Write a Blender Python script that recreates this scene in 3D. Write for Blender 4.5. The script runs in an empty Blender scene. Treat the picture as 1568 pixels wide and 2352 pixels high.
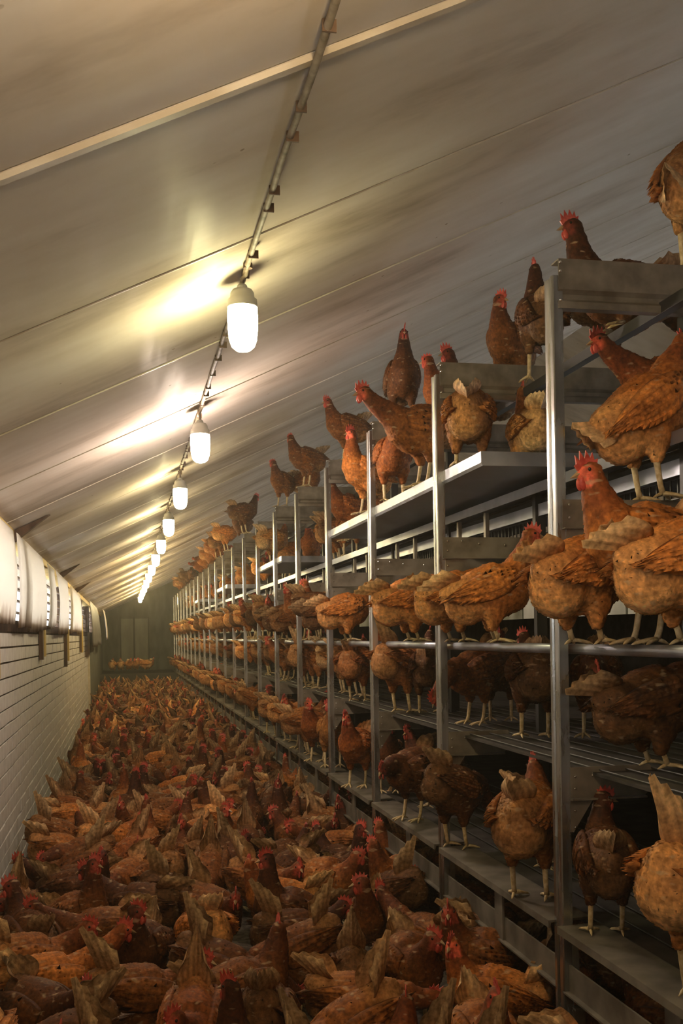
import bpy, math, random
import numpy as np
from mathutils import Vector, Matrix

sc = bpy.context.scene
CH = 1.25                      # lens height above the litter; heights below are given relative to the lens

# ------------------------------------------------------------------ camera
F, SHIFT_PX, ROLL = 2450.0, 281.0, 0.016
TH = math.atan(497 / F)
cd = bpy.data.cameras.new('camera')
cam = bpy.data.objects.new('camera', cd)
sc.collection.objects.link(cam)
cd.sensor_fit = 'VERTICAL'
cd.sensor_height = 36.0
cd.sensor_width = 24.0
cd.lens = F / 2352 * 36.0
cd.shift_y = SHIFT_PX / 2352
cd.clip_start = 0.05
cd.clip_end = 200
_f = Vector((math.sin(TH), math.cos(TH), 0)); _r = Vector((math.cos(TH), -math.sin(TH), 0)); _u = Vector((0, 0, 1))
_U = _u * math.cos(ROLL) + _r * math.sin(ROLL)
_R = _r * math.cos(ROLL) - _u * math.sin(ROLL)
cam.matrix_world = Matrix(((_R.x, _U.x, -_f.x, 0), (_R.y, _U.y, -_f.y, 0), (_R.z, _U.z, -_f.z, CH), (0, 0, 0, 1)))
sc.camera = cam

# ------------------------------------------------------------------ sky and exposure
w = bpy.data.worlds.new('overcast_sky'); sc.world = w
w.use_nodes = True
w.node_tree.nodes['Background'].inputs['Color'].default_value = (1.0, 0.94, 0.90, 1)
w.node_tree.nodes['Background'].inputs['Strength'].default_value = 8.5
LAMP = 112.0
vs = sc.view_settings
vs.view_transform = 'Standard'; vs.look = 'None'; vs.exposure = 0.0; vs.gamma = 1.0
vs.use_curve_mapping = False
cy = sc.cycles
cy.use_denoising = True
cy.use_adaptive_sampling = True; cy.adaptive_threshold = 0.2
cy.max_bounces = 3; cy.diffuse_bounces = 2; cy.glossy_bounces = 2; cy.volume_bounces = 0; cy.transmission_bounces = 4; cy.transparent_max_bounces = 8
cy.use_light_tree = True
cy.sample_clamp_indirect = 6.0
cy.caustics_reflective = False; cy.caustics_refractive = False

rnd = random.Random(11)
C = sc.collection

# ------------------------------------------------------------------ mesh helpers
class MB:
    def __init__(s): s.v = []; s.f = []
    def add(s, vs_, fs):
        n = len(s.v); s.v.extend([tuple(p) for p in vs_]); s.f.extend([tuple(i + n for i in f) for f in fs]); return s
    def box(s, x0, x1, y0, y1, z0, z1):
        return s.add([(x, y, z) for x in (x0, x1) for y in (y0, y1) for z in (z0, z1)],
                     [(0, 1, 3, 2), (4, 6, 7, 5), (0, 4, 5, 1), (2, 3, 7, 6), (0, 2, 6, 4), (1, 5, 7, 3)])
    def prism(s, poly, axis, a, b):
        """poly in the two other axes (cyclic order), extruded along axis from a to b"""
        n = len(poly); P = []
        for t in (a, b):
            for (p, q) in poly:
                P.append({'x': (t, p, q), 'y': (p, t, q), 'z': (p, q, t)}[axis])
        fs = [tuple(range(n - 1, -1, -1)), tuple(range(n, 2 * n))]
        fs += [(i, (i + 1) % n, n + (i + 1) % n, n + i) for i in range(n)]
        return s.add(P, fs)
    def tube(s, pts, r, n=8, cap=True):
        pts = [Vector(p) for p in pts]; rs = r if isinstance(r, (list, tuple)) else [r] * len(pts)
        rings = []; side = None
        for i, p in enumerate(pts):
            t = (pts[min(i + 1, len(pts) - 1)] - pts[max(i - 1, 0)]).normalized()
            if side is None:
                a = Vector((0, 0, 1)) if abs(t.z) < .9 else Vector((1, 0, 0))
                side = a.cross(t).normalized()
            side = (side - t * side.dot(t)).normalized(); u = t.cross(side)
            rings.append([p + (side * math.cos(2 * math.pi * k / n) + u * math.sin(2 * math.pi * k / n)) * rs[i] for k in range(n)])
        vs_ = [q for rg in rings for q in rg]; fs = []
        for i in range(len(pts) - 1):
            for k in range(n):
                fs.append((i * n + k, i * n + (k + 1) % n, (i + 1) * n + (k + 1) % n, (i + 1) * n + k))
        if cap:
            fs.append(tuple(range(n - 1, -1, -1))); b = (len(pts) - 1) * n; fs.append(tuple(range(b, b + n)))
        return s.add(vs_, fs)
    def lathe(s, prof, n=16, c=(0, 0, 0)):
        vs_ = [(c[0] + r * math.cos(2 * math.pi * k / n), c[1] + r * math.sin(2 * math.pi * k / n), c[2] + z) for (r, z) in prof for k in range(n)]
        fs = [(i * n + k, i * n + (k + 1) % n, (i + 1) * n + (k + 1) % n, (i + 1) * n + k) for i in range(len(prof) - 1) for k in range(n)]
        fs += [tuple(range(n - 1, -1, -1)), tuple(range((len(prof) - 1) * n, len(prof) * n))]
        return s.add(vs_, fs)
    def ellipsoid(s, c, r, n=12, m=8, rot=None):
        vs_ = []; fs = []
        for i in range(1, m):
            a = math.pi * i / m
            for k in range(n):
                b = 2 * math.pi * k / n
                p = Vector((r[0] * math.sin(a) * math.cos(b), r[1] * math.sin(a) * math.sin(b), r[2] * math.cos(a)))
                if rot: p = rot @ p
                vs_.append(p + Vector(c))
        for i in range(m - 2):
            for k in range(n): fs.append((i * n + k, (i + 1) * n + k, (i + 1) * n + (k + 1) % n, i * n + (k + 1) % n))
        t = Vector((0, 0, r[2])); b_ = Vector((0, 0, -r[2]))
        if rot: t = rot @ t; b_ = rot @ b_
        T = len(vs_); vs_ += [t + Vector(c), b_ + Vector(c)]
        for k in range(n):
            fs.append((T, k, (k + 1) % n)); o = (m - 2) * n; fs.append((T + 1, o + (k + 1) % n, o + k))
        return s.add(vs_, fs)
    def mesh(s, name, m=None, smooth=False):
        me = bpy.data.meshes.new(name); me.from_pydata([tuple(p) for p in s.v], [], s.f)
        if m: me.materials.append(m)
        if smooth: me.polygons.foreach_set('use_smooth', [True] * len(me.polygons))
        me.update(); return me
    def build(s, name, m, parent=None, smooth=False):
        return link(name, s.mesh(name, m, smooth), parent)

def link(name, me, parent=None):
    o = bpy.data.objects.new(name, me); C.objects.link(o)
    if parent: o.parent = parent
    return o
def tag(o, label=None, cat=None, group=None, kind=None):
    if label: o['label'] = label
    if cat: o['category'] = cat
    if group: o['group'] = group
    if kind: o['kind'] = kind
    return o
def empty(name, loc=(0, 0, 0), rz=0):
    o = bpy.data.objects.new(name, None); C.objects.link(o); o.location = loc; o.rotation_euler = (0, 0, rz); o.empty_display_size = .05
    return o

# ------------------------------------------------------------------ materials
def mat(name, col, rough=.6, metal=0.0, spec=.5):
    m = bpy.data.materials.new(name); m.use_nodes = True
    b = m.node_tree.nodes['Principled BSDF']
    b.inputs['Base Color'].default_value = (*col, 1); b.inputs['Roughness'].default_value = rough
    b.inputs['Metallic'].default_value = metal; b.inputs['Specular IOR Level'].default_value = spec
    return m
def nd(m, t, **kw):
    n = m.node_tree.nodes.new(t)
    for k, v in kw.items():
        if k in n.inputs: n.inputs[k].default_value = v
        else: setattr(n, k, v)
    return n
def lk(m, a, ao, b, bi): m.node_tree.links.new(a.outputs[ao], b.inputs[bi])
def coords(m, scale=(1, 1, 1), src='Object'):
    t = nd(m, 'ShaderNodeTexCoord'); mp = nd(m, 'ShaderNodeMapping'); mp.inputs['Scale'].default_value = scale
    lk(m, t, src, mp, 'Vector'); return mp
def ramp(m, stops):
    r = nd(m, 'ShaderNodeValToRGB'); e = r.color_ramp.elements
    while len(e) < len(stops): e.new(.5)
    for el, (p, c) in zip(e, stops): el.position = p; el.color = (*c, 1) if len(c) == 3 else c
    return r
def mix(m, fac, a, b, blend='MIX'):
    n = nd(m, 'ShaderNodeMix', data_type='RGBA', blend_type=blend)
    if isinstance(fac, (int, float)): n.inputs[0].default_value = fac
    else: lk(m, fac[0], fac[1], n, 0)
    for i, s in ((6, a), (7, b)):
        if isinstance(s, tuple) and isinstance(s[0], (int, float)): n.inputs[i].default_value = (*s, 1)
        else: lk(m, s[0], s[1], n, i)
    return n
def noisy(m, c1, c2, scale=(5, 5, 5), lo=.35, hi=.65, detail=5, bump=0.0, src='Object', rough=None):
    b = m.node_tree.nodes['Principled BSDF']
    mp = coords(m, scale, src); n = nd(m, 'ShaderNodeTexNoise', Scale=1.0, Detail=float(detail)); lk(m, mp, 'Vector', n, 'Vector')
    r = ramp(m, [(lo, c1), (hi, c2)]); lk(m, n, 'Fac', r, 'Fac'); lk(m, r, 'Color', b, 'Base Color')
    if bump:
        bp = nd(m, 'ShaderNodeBump', Strength=bump, Distance=.01); lk(m, n, 'Fac', bp, 'Height'); lk(m, bp, 'Normal', b, 'Normal')
    if rough:
        rr = ramp(m, [(lo, (rough[0],) * 3), (hi, (rough[1],) * 3)]); lk(m, n, 'Fac', rr, 'Fac'); lk(m, rr, 'Color', b, 'Roughness')
    return m

M = {}
# galvanised steel, dulled by dust
M['steel'] = noisy(mat('dusty_steel', (.3, .29, .26), .42, .35), (.15, .122, .088), (.28, .24, .185), (14, 14, 14), rough=(.35, .6))
M['bright_steel'] = noisy(mat('bright_steel', (.6, .6, .6), .3, .9), (.36, .35, .33), (.52, .515, .50), (25, 25, 4), rough=(.2, .36))
M['zinc'] = noisy(mat('zinc_sheet', (.5, .52, .56), .35, .7), (.28, .30, .34), (.46, .48, .53), (8, 8, 8), rough=(.28, .5))
M['bolt'] = mat('bolt_zinc', (.65, .63, .58), .25, .9)
M['dark'] = mat('dark_wire', (.05, .048, .045), .5, .4)
M['belt'] = noisy(mat('manure_belt', (.06, .05, .04), .8), (.018, .014, .010), (.055, .046, .035), (12, 12, 12))
M['pale_panel'] = noisy(mat('pale_nest_panel', (.5, .5, .42), .6), (.36, .36, .30), (.52, .52, .45), (6, 6, 6))
M['wood'] = noisy(mat('old_yellow_wood', (.5, .33, .12), .7), (.45, .30, .08), (.68, .48, .15), (30, 30, 2))
M['dark_wood'] = noisy(mat('dark_brown_wood', (.09, .05, .03), .8), (.05, .028, .016), (.14, .08, .045), (20, 20, 4))
M['brick'] = noisy(mat('white_painted_brick', (.6, .57, .53), .7), (.50, .46, .42), (.68, .65, .61), (9, 9, 9), bump=.25)
M['joint'] = noisy(mat('dirty_mortar', (.2, .16, .12), .9), (.13, .10, .075), (.24, .19, .14), (20, 20, 20))
M['litter'] = noisy(mat('floor_litter', (.06, .045, .03), .95), (.03, .022, .014), (.13, .10, .065), (40, 40, 40), bump=.6)
M['end_board'] = noisy(mat('grey_green_boards', (.09, .10, .075), .7), (.055, .06, .045), (.13, .14, .105), (6, 6, 2))
M['door_board'] = noisy(mat('pale_green_door', (.26, .26, .19), .7), (.20, .20, .145), (.30, .30, .22), (6, 6, 2))
M['end_frame'] = mat('dark_frame', (.035, .035, .028), .7)
M['cable'] = noisy(mat('dusty_cable', (.36, .29, .2), .7), (.15, .11, .065), (.34, .27, .185), (30, 30, 30))
M['lamp_cap'] = mat('grey_lamp_cap', (.42, .41, .36), .5)
M['tarp'] = noisy(mat('dark_grey_tarp', (.09, .085, .075), .55), (.06, .055, .05), (.13, .12, .105), (5, 5, 5))
M['paper'] = noisy(mat('pinkish_sheet', (.6, .5, .42), .8), (.5, .4, .33), (.66, .56, .48), (7, 7, 7))

# white ceiling sheets: slightly glossy, streaked along the slope, stained and fly-specked
def ceiling_mat():
    m = mat('stained_ceiling_sheet', (.6, .56, .48), .5, 0, 0.0); b = m.node_tree.nodes['Principled BSDF']
    mp = coords(m, (.9, 2.2, .9)); n = nd(m, 'ShaderNodeTexNoise', Scale=1.1, Detail=6.0, Roughness=.6); lk(m, mp, 'Vector', n, 'Vector')
    r = ramp(m, [(.30, (.37, .30, .225)), (.46, (.60, .515, .42)), (.66, (.70, .63, .545))]); lk(m, n, 'Fac', r, 'Fac')
    mp2 = coords(m, (1, 1, 1)); v = nd(m, 'ShaderNodeTexVoronoi', Scale=9.0); lk(m, mp2, 'Vector', v, 'Vector')
    r2 = ramp(m, [(.035, (0, 0, 0)), (.06, (1, 1, 1))]); lk(m, v, 'Distance', r2, 'Fac')
    n3 = nd(m, 'ShaderNodeTexNoise', Scale=3.0, Detail=2.0); lk(m, mp2, 'Vector', n3, 'Vector')
    r3 = ramp(m, [(.5, (1, 1, 1)), (.56, (0, 0, 0))]); lk(m, n3, 'Fac', r3, 'Fac')
    sp = mix(m, 1.0, (r2, 'Color'), (r3, 'Color'), 'LIGHTEN')
    cc = mix(m, 1.0, (r, 'Color'), (sp, 2), 'MULTIPLY')
    sp2 = mix(m, (sp, 2), (.22, .15, .08), (r, 'Color')); lk(m, sp2, 2, b, 'Base Color')
    mp4 = coords(m, (26, 1.6, 26)); n4 = nd(m, 'ShaderNodeTexNoise', Scale=1.0, Detail=3.0); lk(m, mp4, 'Vector', n4, 'Vector')
    rr = ramp(m, [(.3, (.42,) * 3), (.7, (.62,) * 3)]); lk(m, n4, 'Fac', rr, 'Fac'); lk(m, rr, 'Color', b, 'Roughness')
    bp = nd(m, 'ShaderNodeBump', Strength=.07, Distance=.012); lk(m, n4, 'Fac', bp, 'Height'); lk(m, bp, 'Normal', b, 'Normal')
    m.node_tree.nodes.remove(cc)
    gl = nd(m, 'ShaderNodeBsdfGlossy'); gl.inputs['Color'].default_value = (.9, .88, .82, 1); lk(m, rr, 'Color', gl, 'Roughness'); lk(m, bp, 'Normal', gl, 'Normal')
    ms = nd(m, 'ShaderNodeMixShader'); ms.inputs[0].default_value = .035; lk(m, b, 0, ms, 1); lk(m, gl, 0, ms, 2)
    lk(m, ms, 0, m.node_tree.nodes['Material Output'], 'Surface')
    return m
M['ceiling'] = ceiling_mat()
M['batten'] = noisy(mat('cream_batten', (.6, .53, .42), .5), (.50, .42, .31), (.66, .59, .48), (8, 8, 8))
M['gap'] = mat('dark_gap', (.05, .035, .022), .9)

def curtain_mat():
    m = bpy.data.materials.new('dirty_translucent_curtain'); m.use_nodes = True
    nt = m.node_tree; nt.nodes.clear()
    out = nd(m, 'ShaderNodeOutputMaterial'); d = nd(m, 'ShaderNodeBsdfDiffuse'); t = nd(m, 'ShaderNodeBsdfTranslucent'); ms = nd(m, 'ShaderNodeMixShader')
    mp = coords(m, (10, 10, 3)); n = nd(m, 'ShaderNodeTexNoise', Scale=1.0, Detail=5.0); lk(m, mp, 'Vector', n, 'Vector')
    g = nd(m, 'ShaderNodeTexCoord'); sx = nd(m, 'ShaderNodeSeparateXYZ'); lk(m, g, 'Object', sx, 'Vector')
    mr = nd(m, 'ShaderNodeMapRange'); mr.inputs[1].default_value = CH + .02; mr.inputs[2].default_value = CH + .26; lk(m, sx, 'Z', mr, 0)
    ad = nd(m, 'ShaderNodeMath', operation='MULTIPLY_ADD'); ad.inputs[1].default_value = .9; lk(m, n, 'Fac', ad, 0); lk(m, mr, 0, ad, 2)
    r = ramp(m, [(.50, (.36, .24, .14)), (1.0, (.90, .84, .76))]); lk(m, ad, 0, r, 'Fac')
    lk(m, r, 'Color', d, 'Color'); lk(m, r, 'Color', t, 'Color')
    ms.inputs[0].default_value = .66; lk(m, d, 0, ms, 1); lk(m, t, 0, ms, 2); lk(m, ms, 0, out, 'Surface')
    return m
M['curtain'] = curtain_mat()
def glass_mat():
    m = bpy.data.materials.new('window_glass'); m.use_nodes = True; nt = m.node_tree; nt.nodes.clear()
    out = nd(m, 'ShaderNodeOutputMaterial'); t = nd(m, 'ShaderNodeBsdfTransparent'); g = nd(m, 'ShaderNodeBsdfGlossy'); g.inputs['Roughness'].default_value = .08
    t.inputs['Color'].default_value = (.86, .9, .92, 1); ms = nd(m, 'ShaderNodeMixShader'); ms.inputs[0].default_value = .08
    lk(m, t, 0, ms, 1); lk(m, g, 0, ms, 2); lk(m, ms, 0, out, 'Surface'); return m
M['glass'] = glass_mat()
def lamp_mat(name, col, k):
    m = bpy.data.materials.new(name); m.use_nodes = True; nt = m.node_tree; nt.nodes.clear()
    out = nd(m, 'ShaderNodeOutputMaterial'); e = nd(m, 'ShaderNodeEmission'); e.inputs['Color'].default_value = (*col, 1); e.inputs['Strength'].default_value = LAMP * k
    lk(m, e, 0, out, 'Surface'); return m
M['glow_green'] = lamp_mat('lit_jar_greenish', (1, .91, .50), 1.0)
M['glow_pink'] = lamp_mat('lit_jar_pinkish', (1, .82, .70), 2.8)
M['glow_yellow'] = lamp_mat('lit_jar_yellow', (1, .85, .48), 1.0)
M['glow_dim'] = lamp_mat('lit_jar_warm', (1, .74, .42), 1.35)
M['glow_amber'] = lamp_mat('lit_jar_amber', (1, .78, .38), 2.4)

def plumage_mat(name='brown_plumage'):
    m = mat(name, (.3, .12, .04), .72, 0, .25); b = m.node_tree.nodes['Principled BSDF']
    a = nd(m, 'ShaderNodeAttribute', attribute_name='Col'); oi = nd(m, 'ShaderNodeObjectInfo')
    mp = coords(m, (1, 1, 1)); n = nd(m, 'ShaderNodeTexNoise', Scale=22.0, Detail=4.0); lk(m, mp, 'Vector', n, 'Vector')
    r = ramp(m, [(.30, (.66, .62, .58)), (.52, (1, 1, 1)), (.74, (1.3, 1.28, 1.25))]); lk(m, n, 'Fac', r, 'Fac')
    n2 = nd(m, 'ShaderNodeTexNoise', Scale=90.0, Detail=2.0); lk(m, mp, 'Vector', n2, 'Vector')
    r2 = ramp(m, [(.3, (.6, .58, .55)), (.7, (1.3, 1.3, 1.3))]); lk(m, n2, 'Fac', r2, 'Fac')
    x1 = mix(m, 1.0, (a, 'Color'), (r, 'Color'), 'MULTIPLY'); x2 = mix(m, 1.0, (x1, 2), (r2, 'Color'), 'MULTIPLY')
    x3 = mix(m, 1.0, (x2, 2), (oi, 'Color'), 'MULTIPLY')
    mq = coords(m, (1.0, 1.0, 2.2)); n5 = nd(m, 'ShaderNodeTexNoise', Scale=34.0, Detail=1.0); lk(m, mq, 'Vector', n5, 'Vector')     # pale feather shafts and down
    r5_ = ramp(m, [(.64, (0, 0, 0)), (.76, (.55, .55, .55))]); lk(m, n5, 'Fac', r5_, 'Fac')
    x4 = mix(m, (r5_, 'Color'), (x3, 2), (.52, .36, .20)); lk(m, x4, 2, b, 'Base Color')
    bp = nd(m, 'ShaderNodeBump', Strength=.5, Distance=.004); lk(m, n2, 'Fac', bp, 'Height'); lk(m, bp, 'Normal', b, 'Normal')
    return m
M['plumage'] = plumage_mat()
M['comb'] = noisy(mat('red_comb', (.55, .06, .035), .45), (.42, .035, .022), (.68, .12, .075), (60, 60, 60))
M['beak'] = mat('horn_beak', (.42, .27, .13), .4)
M['leg'] = noisy(mat('yellow_leg_scales', (.6, .45, .22), .55), (.48, .33, .14), (.70, .55, .31), (80, 80, 80))
M['eye'] = mat('dark_eye', (.02, .012, .008), .15)

# ================================================================== the setting
def ceil_z(x): return CH + .84 + .47 * x
XW = -.568
Y0, Y1_ = -3.2, 28.0
floor = tag(MB().box(XW - .3, 9.2, Y0, Y1_, -.1, 0).build('floor', M['litter']), 'dark litter floor of the hen house', kind='structure')

# sloping ceiling: sheets with open joints over a dark backing
ceiling = tag(MB().prism([(XW - .35, ceil_z(XW - .35) + .03), (4.2, ceil_z(4.2) + .03), (4.2, ceil_z(4.2) + .08), (XW - .35, ceil_z(XW - .35) + .08)], 'y', Y0 - .3, Y1_ + .3)
              .build('ceiling', M['gap']), 'sloping ceiling of stained white sheets', kind='structure')
SEAMS = [1.79 - .91 * k for k in range(6, 0, -1)] + [1.79, 2.64] + [2.64 + .944 * k for k in range(1, 28)]
for i in range(len(SEAMS) - 1):
    a, b = SEAMS[i] + .003, SEAMS[i + 1] - .003
    xa, xb = XW - .3, 4.18
    MB().prism([(xa, ceil_z(xa)), (xb, ceil_z(xb)), (xb, ceil_z(xb) + .03), (xa, ceil_z(xa) + .03)], 'y', a, b).build('ceiling_panel', M['ceiling'], ceiling)
    bw, bt = (.0102, .012) if abs(SEAMS[i] - 1.79) < .01 else (.0025, .003)
    MB().prism([(xa, ceil_z(xa) - bt), (xb, ceil_z(xb) - bt), (xb, ceil_z(xb)), (xa, ceil_z(xa))], 'y', a + .001, a + .001 + 2 * bw).build('batten', M['batten'], ceiling)
tag(MB().prism([(4.2, ceil_z(4.2)), (9.2, ceil_z(4.2) - .47 * 5), (9.2, ceil_z(4.2) - .47 * 5 + .08), (4.2, ceil_z(4.2) + .08)], 'y', Y0 - .3, Y1_ + .3)
    .build('ceiling', M['ceiling']), 'far slope of the ceiling beyond the ridge', kind='structure')
tag(MB().box(8.9, 9.1, Y0, Y1_, 0, .9).build('wall_right', M['brick']), 'far side wall of the house', kind='structure')
tag(MB().box(8.9, 9.1, Y0, Y1_, 1.75, 2.3).build('wall_right', M['brick']), 'head of the far side wall above its windows', kind='structure')
for i in range(16):
    a = Y0 + i * 1.95
    tag(MB().box(8.9, 9.1, a, a + .25, .9, 1.75).build('wall_right', M['brick']), 'pier between windows of the far side wall', kind='structure')
    tag(MB().box(8.98, 8.985, a + .25, a + 1.95, .9, 1.75).build('window_%d' % (10 + i), M['glass']), 'pane of the far side wall', kind='structure')
tag(MB().prism([(XW - .3, 0), (9.2, 0), (9.2, 2.2), (4.2, 4.2), (XW - .3, 2.0)], 'y', Y0 - .2, Y0).build('wall_back', M['brick']), 'gable wall behind the viewer', kind='structure')

# end wall with doors far down the aisle
YE = 27.0
wall_end = tag(MB().prism([(XW - .3, 0), (9.2, 0), (9.2, 2.2), (4.2, 4.2), (XW - .3, 2.0)], 'y', YE, YE + .2).build('wall_end', M['end_board']), 'dark grey-green end wall', kind='structure')
for i, (xa, xb) in enumerate(((-.10, .20), (.24, .56))):
    d = tag(MB().box(xa, xb, YE - .05, YE, .52, 1.72).build('door_%d' % (i + 1), M['door_board']), 'grey-green board door at the end of the aisle', kind='structure')
    for x in (xa - .02, xb + .0): MB().box(x, x + .025, YE - .07, YE - .001, .45, 1.76).build('door_frame', M['end_frame'], d)
tag(MB().box(XW, 1.15, 24.04, YE, 0, .44).build('floor', M['end_frame']), 'raised dark floor behind the partition board', kind='structure')
tag(MB().box(XW, 1.15, 24.0, 24.04, 0, .46).build('partition_board', M['end_frame']), 'dark board across the far end of the aisle', 'partition')

# brick wall, painted white
ZB = CH + .042                                    # top of the brickwork
COURSE = .075; YBR = 17.0
wall_left = tag(MB().box(XW - .12, XW - .012, Y0, YBR - .004, 0, ZB).build('wall_left', M['joint']), 'white painted brick wall', kind='structure')
ncourse = int(ZB / COURSE)
bm_ = MB().box(0, .10, 0, .262, 0, COURSE - .010).mesh('brick', M['brick'])
rest = MB(); cand = []
for r in range(ncourse + 1):
    z = ZB - (r + 1) * COURSE
    if z < -.02: break
    y = Y0 + (.132 if r % 2 else 0)
    while y < YBR - .24:
        cand.append((y, z)); y += .264
near = sorted([c_ for c_ in cand if c_[0] > 4.5 and c_[1] > .25], key=lambda c_: c_[0])[:296]
ns = set(near)
for (y, z) in cand:
    j = rnd.uniform(-.0025, .0025)
    if (y, z) in ns:
        o = link('brick', bm_, wall_left); o.location = (XW - .10 + j, y, z)
    else: rest.box(XW - .10 + j, XW + j, y, y + .262, z, z + COURSE - .010)
tag(rest.build('brick_courses', M['brick'], wall_left), kind='stuff')
# dark boarded stretch of wall beyond the brickwork
wl2 = tag(MB().box(XW - .12, XW + .02, YBR + .05, YE, 0, ZB).build('wall_left', M['end_board']), 'dark boarded wall beyond the brickwork', kind='structure')
MB().box(XW - .10, XW + .03, YBR, YBR + .05, 0, ZB + .05).build('end_post', M['batten'], wl2)

# upper wall: window openings between piers, wooden head board
ZE = ceil_z(XW)
tag(MB().box(XW - .13, XW - .002, Y0, YE, ZB, ZB + .06).build('trim_1', M['dark_wood']), 'dark sill rail on top of the brickwork', kind='structure')
tag(MB().box(XW - .13, XW + .006, Y0, YE, ZE - .045, ZE + .02).build('trim_2', M['wood']), 'wooden head board under the eaves', kind='structure')
WIN = [(-3.1, -1.1), (-.9, 1.4), (1.7, 3.7), (3.96, 5.9), (6.1, 7.95), (8.25, 11.2), (11.5, 15.1), (15.5, 18.0), (18.4, 21.6)]
prev = Y0
for i, (a, b) in enumerate(WIN + [(YE, YE)]):
    if a > prev + .02: tag(MB().box(XW - .12, XW - .02, prev, a, ZB + .05, ZE - .04).build('wall_left', M['dark_wood']), 'boarded pier between the side windows', kind='structure')
    prev = b
    if i == len(WIN): break
    g = tag(MB().box(XW - .10, XW - .06, a, a + .03, ZB + .05, ZE - .045).build('window_%d' % (i + 1), M['dark_wood']), 'low side window with horizontal bars', kind='structure')
    MB().box(XW - .10, XW - .06, b - .03, b, ZB + .05, ZE - .045).build('window_frame', M['dark_wood'], g)
    for q in range(1, 6):
        z = ZB + .05 + q * (ZE - ZB - .095) / 6
        MB().box(XW - .095, XW - .07, a + .03, b - .03, z - .006, z + .006).build('window_bar', M['dark_wood'], g)
    MB().box(XW - .085, XW - .081, a + .03, b - .03, ZB + .05, ZE - .045).build('pane', M['glass'], g)

# curtains hanging in front of the windows
def curtain(y0, y1, zb, x_in, label, m='curtain', bulge=.02, seed=0, lean=0.0, zt=None, skew=0.0):
    r = random.Random(seed); nu, nv = 22, 10; mb = MB(); zt = zt or ZE - .03
    ph = [r.uniform(0, 6.28) for _ in range(4)]
    V = []
    for i in range(nu + 1):
        u = i / nu
        for j in range(nv + 1):
            v = j / nv
            wv = math.sin(u * 9 + ph[0]) * .6 + math.sin(u * 21 + ph[1] + v) * .4
            x = x_in + bulge * wv * (v ** .6) + lean * v + .03 * math.sin(math.pi * v) * .5
            z = zt + (zb + .012 * math.sin(u * 7 + ph[2]) - zt) * v
            V.append((x, y0 + (y1 - y0) * u + skew * v, z))
    k = len(V); V2 = V + [(x - .003, y, z) for (x, y, z) in V]; Fs = []
    W = nv + 1
    for i in range(nu):
        for j in range(nv):
            a = i * W + j; Fs.append((a, a + 1, a + W + 1, a + W)); Fs.append((k + a, k + a + W, k + a + W + 1, k + a + 1))
    for i in range(nu):
        a = i * W; Fs.append((a, a + W, k + a + W, k + a)); a += nv; Fs.append((a, k + a, k + a + W, a + W))
    for j in range(nv):
        a = j; Fs.append((a, k + a, k + a + 1, a + 1)); a = nu * W + j; Fs.append((a, a + 1, k + a + 1, k + a))
    mb.add(V2, Fs)
    return tag(mb.build('curtain', M[m], None, True), label, 'curtain', 'window curtains along the left wall')
xc = XW + .03
curtain(1.44, 5.54, CH + 0.084, xc, 'long pale translucent curtain cut by the picture edge, nearest the camera', seed=1)
curtain(5.64, 7.32, CH + 0.054, xc + .008, 'bulging brown-stained pale curtain just before the first bright window slit', seed=2, bulge=.028)
curtain(7.92, 8.70, CH + 0.084, xc, 'narrow pale curtain just past the first bright window slit', seed=3)
curtain(8.76, 10.50, CH + 0.042, xc + .01, 'pale curtain ending at the second bright window slit', seed=4)
curtain(11.22, 13.56, CH + 0.060, xc, 'pale curtain between the second and third bright window slits', seed=5)
curtain(15.60, 19.80, CH - 0.120, xc + .05, 'dark grey tarpaulin hanging past the third window slit', 'tarp', seed=6, lean=.05)
curtain(20.40, 22.32, CH - 0.024, xc + .14, 'pinkish ragged sheet hanging beyond the dark tarpaulin', 'paper', seed=7, lean=.06, bulge=.01)

# wooden uprights on the wall
for i, (y, zb, zt, m, lab) in enumerate(((4.78, -.14, .10, 'wood', 'yellow wooden batten at the picture edge under the curtain'),
                            (7.38, -.115, .06, 'dark_wood', 'dark wooden batten before the first yellow upright'), (7.58, -.10, .30, 'wood', 'yellow wooden upright by the first bright window slit'),
                            (10.38, -.22, .06, 'dark_wood', 'dark wooden batten before the second yellow upright'), (10.74, -.18, .28, 'wood', 'yellow wooden upright by the second bright window slit'),
                            (13.86, -.14, .06, 'dark_wood', 'dark wooden batten before the third yellow upright'), (14.28, -.15, .25, 'wood', 'yellow wooden upright by the third bright window slit'))):
    tag(MB().box(XW + .004, XW + .03, y, y + (.11 if m == 'wood' else .085), CH + zb * 1.2, CH + zt * 1.2).build('wooden_upright', M[m]), lab, 'wooden post', 'uprights on the left wall')
for y, lab in ((5.82, 'nearest dark wooden eaves bracket'), (9.66, 'second dark wooden eaves bracket from the camera'), (12.7, 'third dark wooden eaves bracket from the camera')):
    e = .19
    tag(MB().prism([(XW + .008, ZE - .06), (XW + e, ceil_z(XW + e) - .004), (XW + .008, ZE - .0)], 'y', y, y + .05).build('eaves_bracket', M['dark_wood']),
        lab + ', wall to ceiling', 'bracket', 'eaves brackets')

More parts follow.
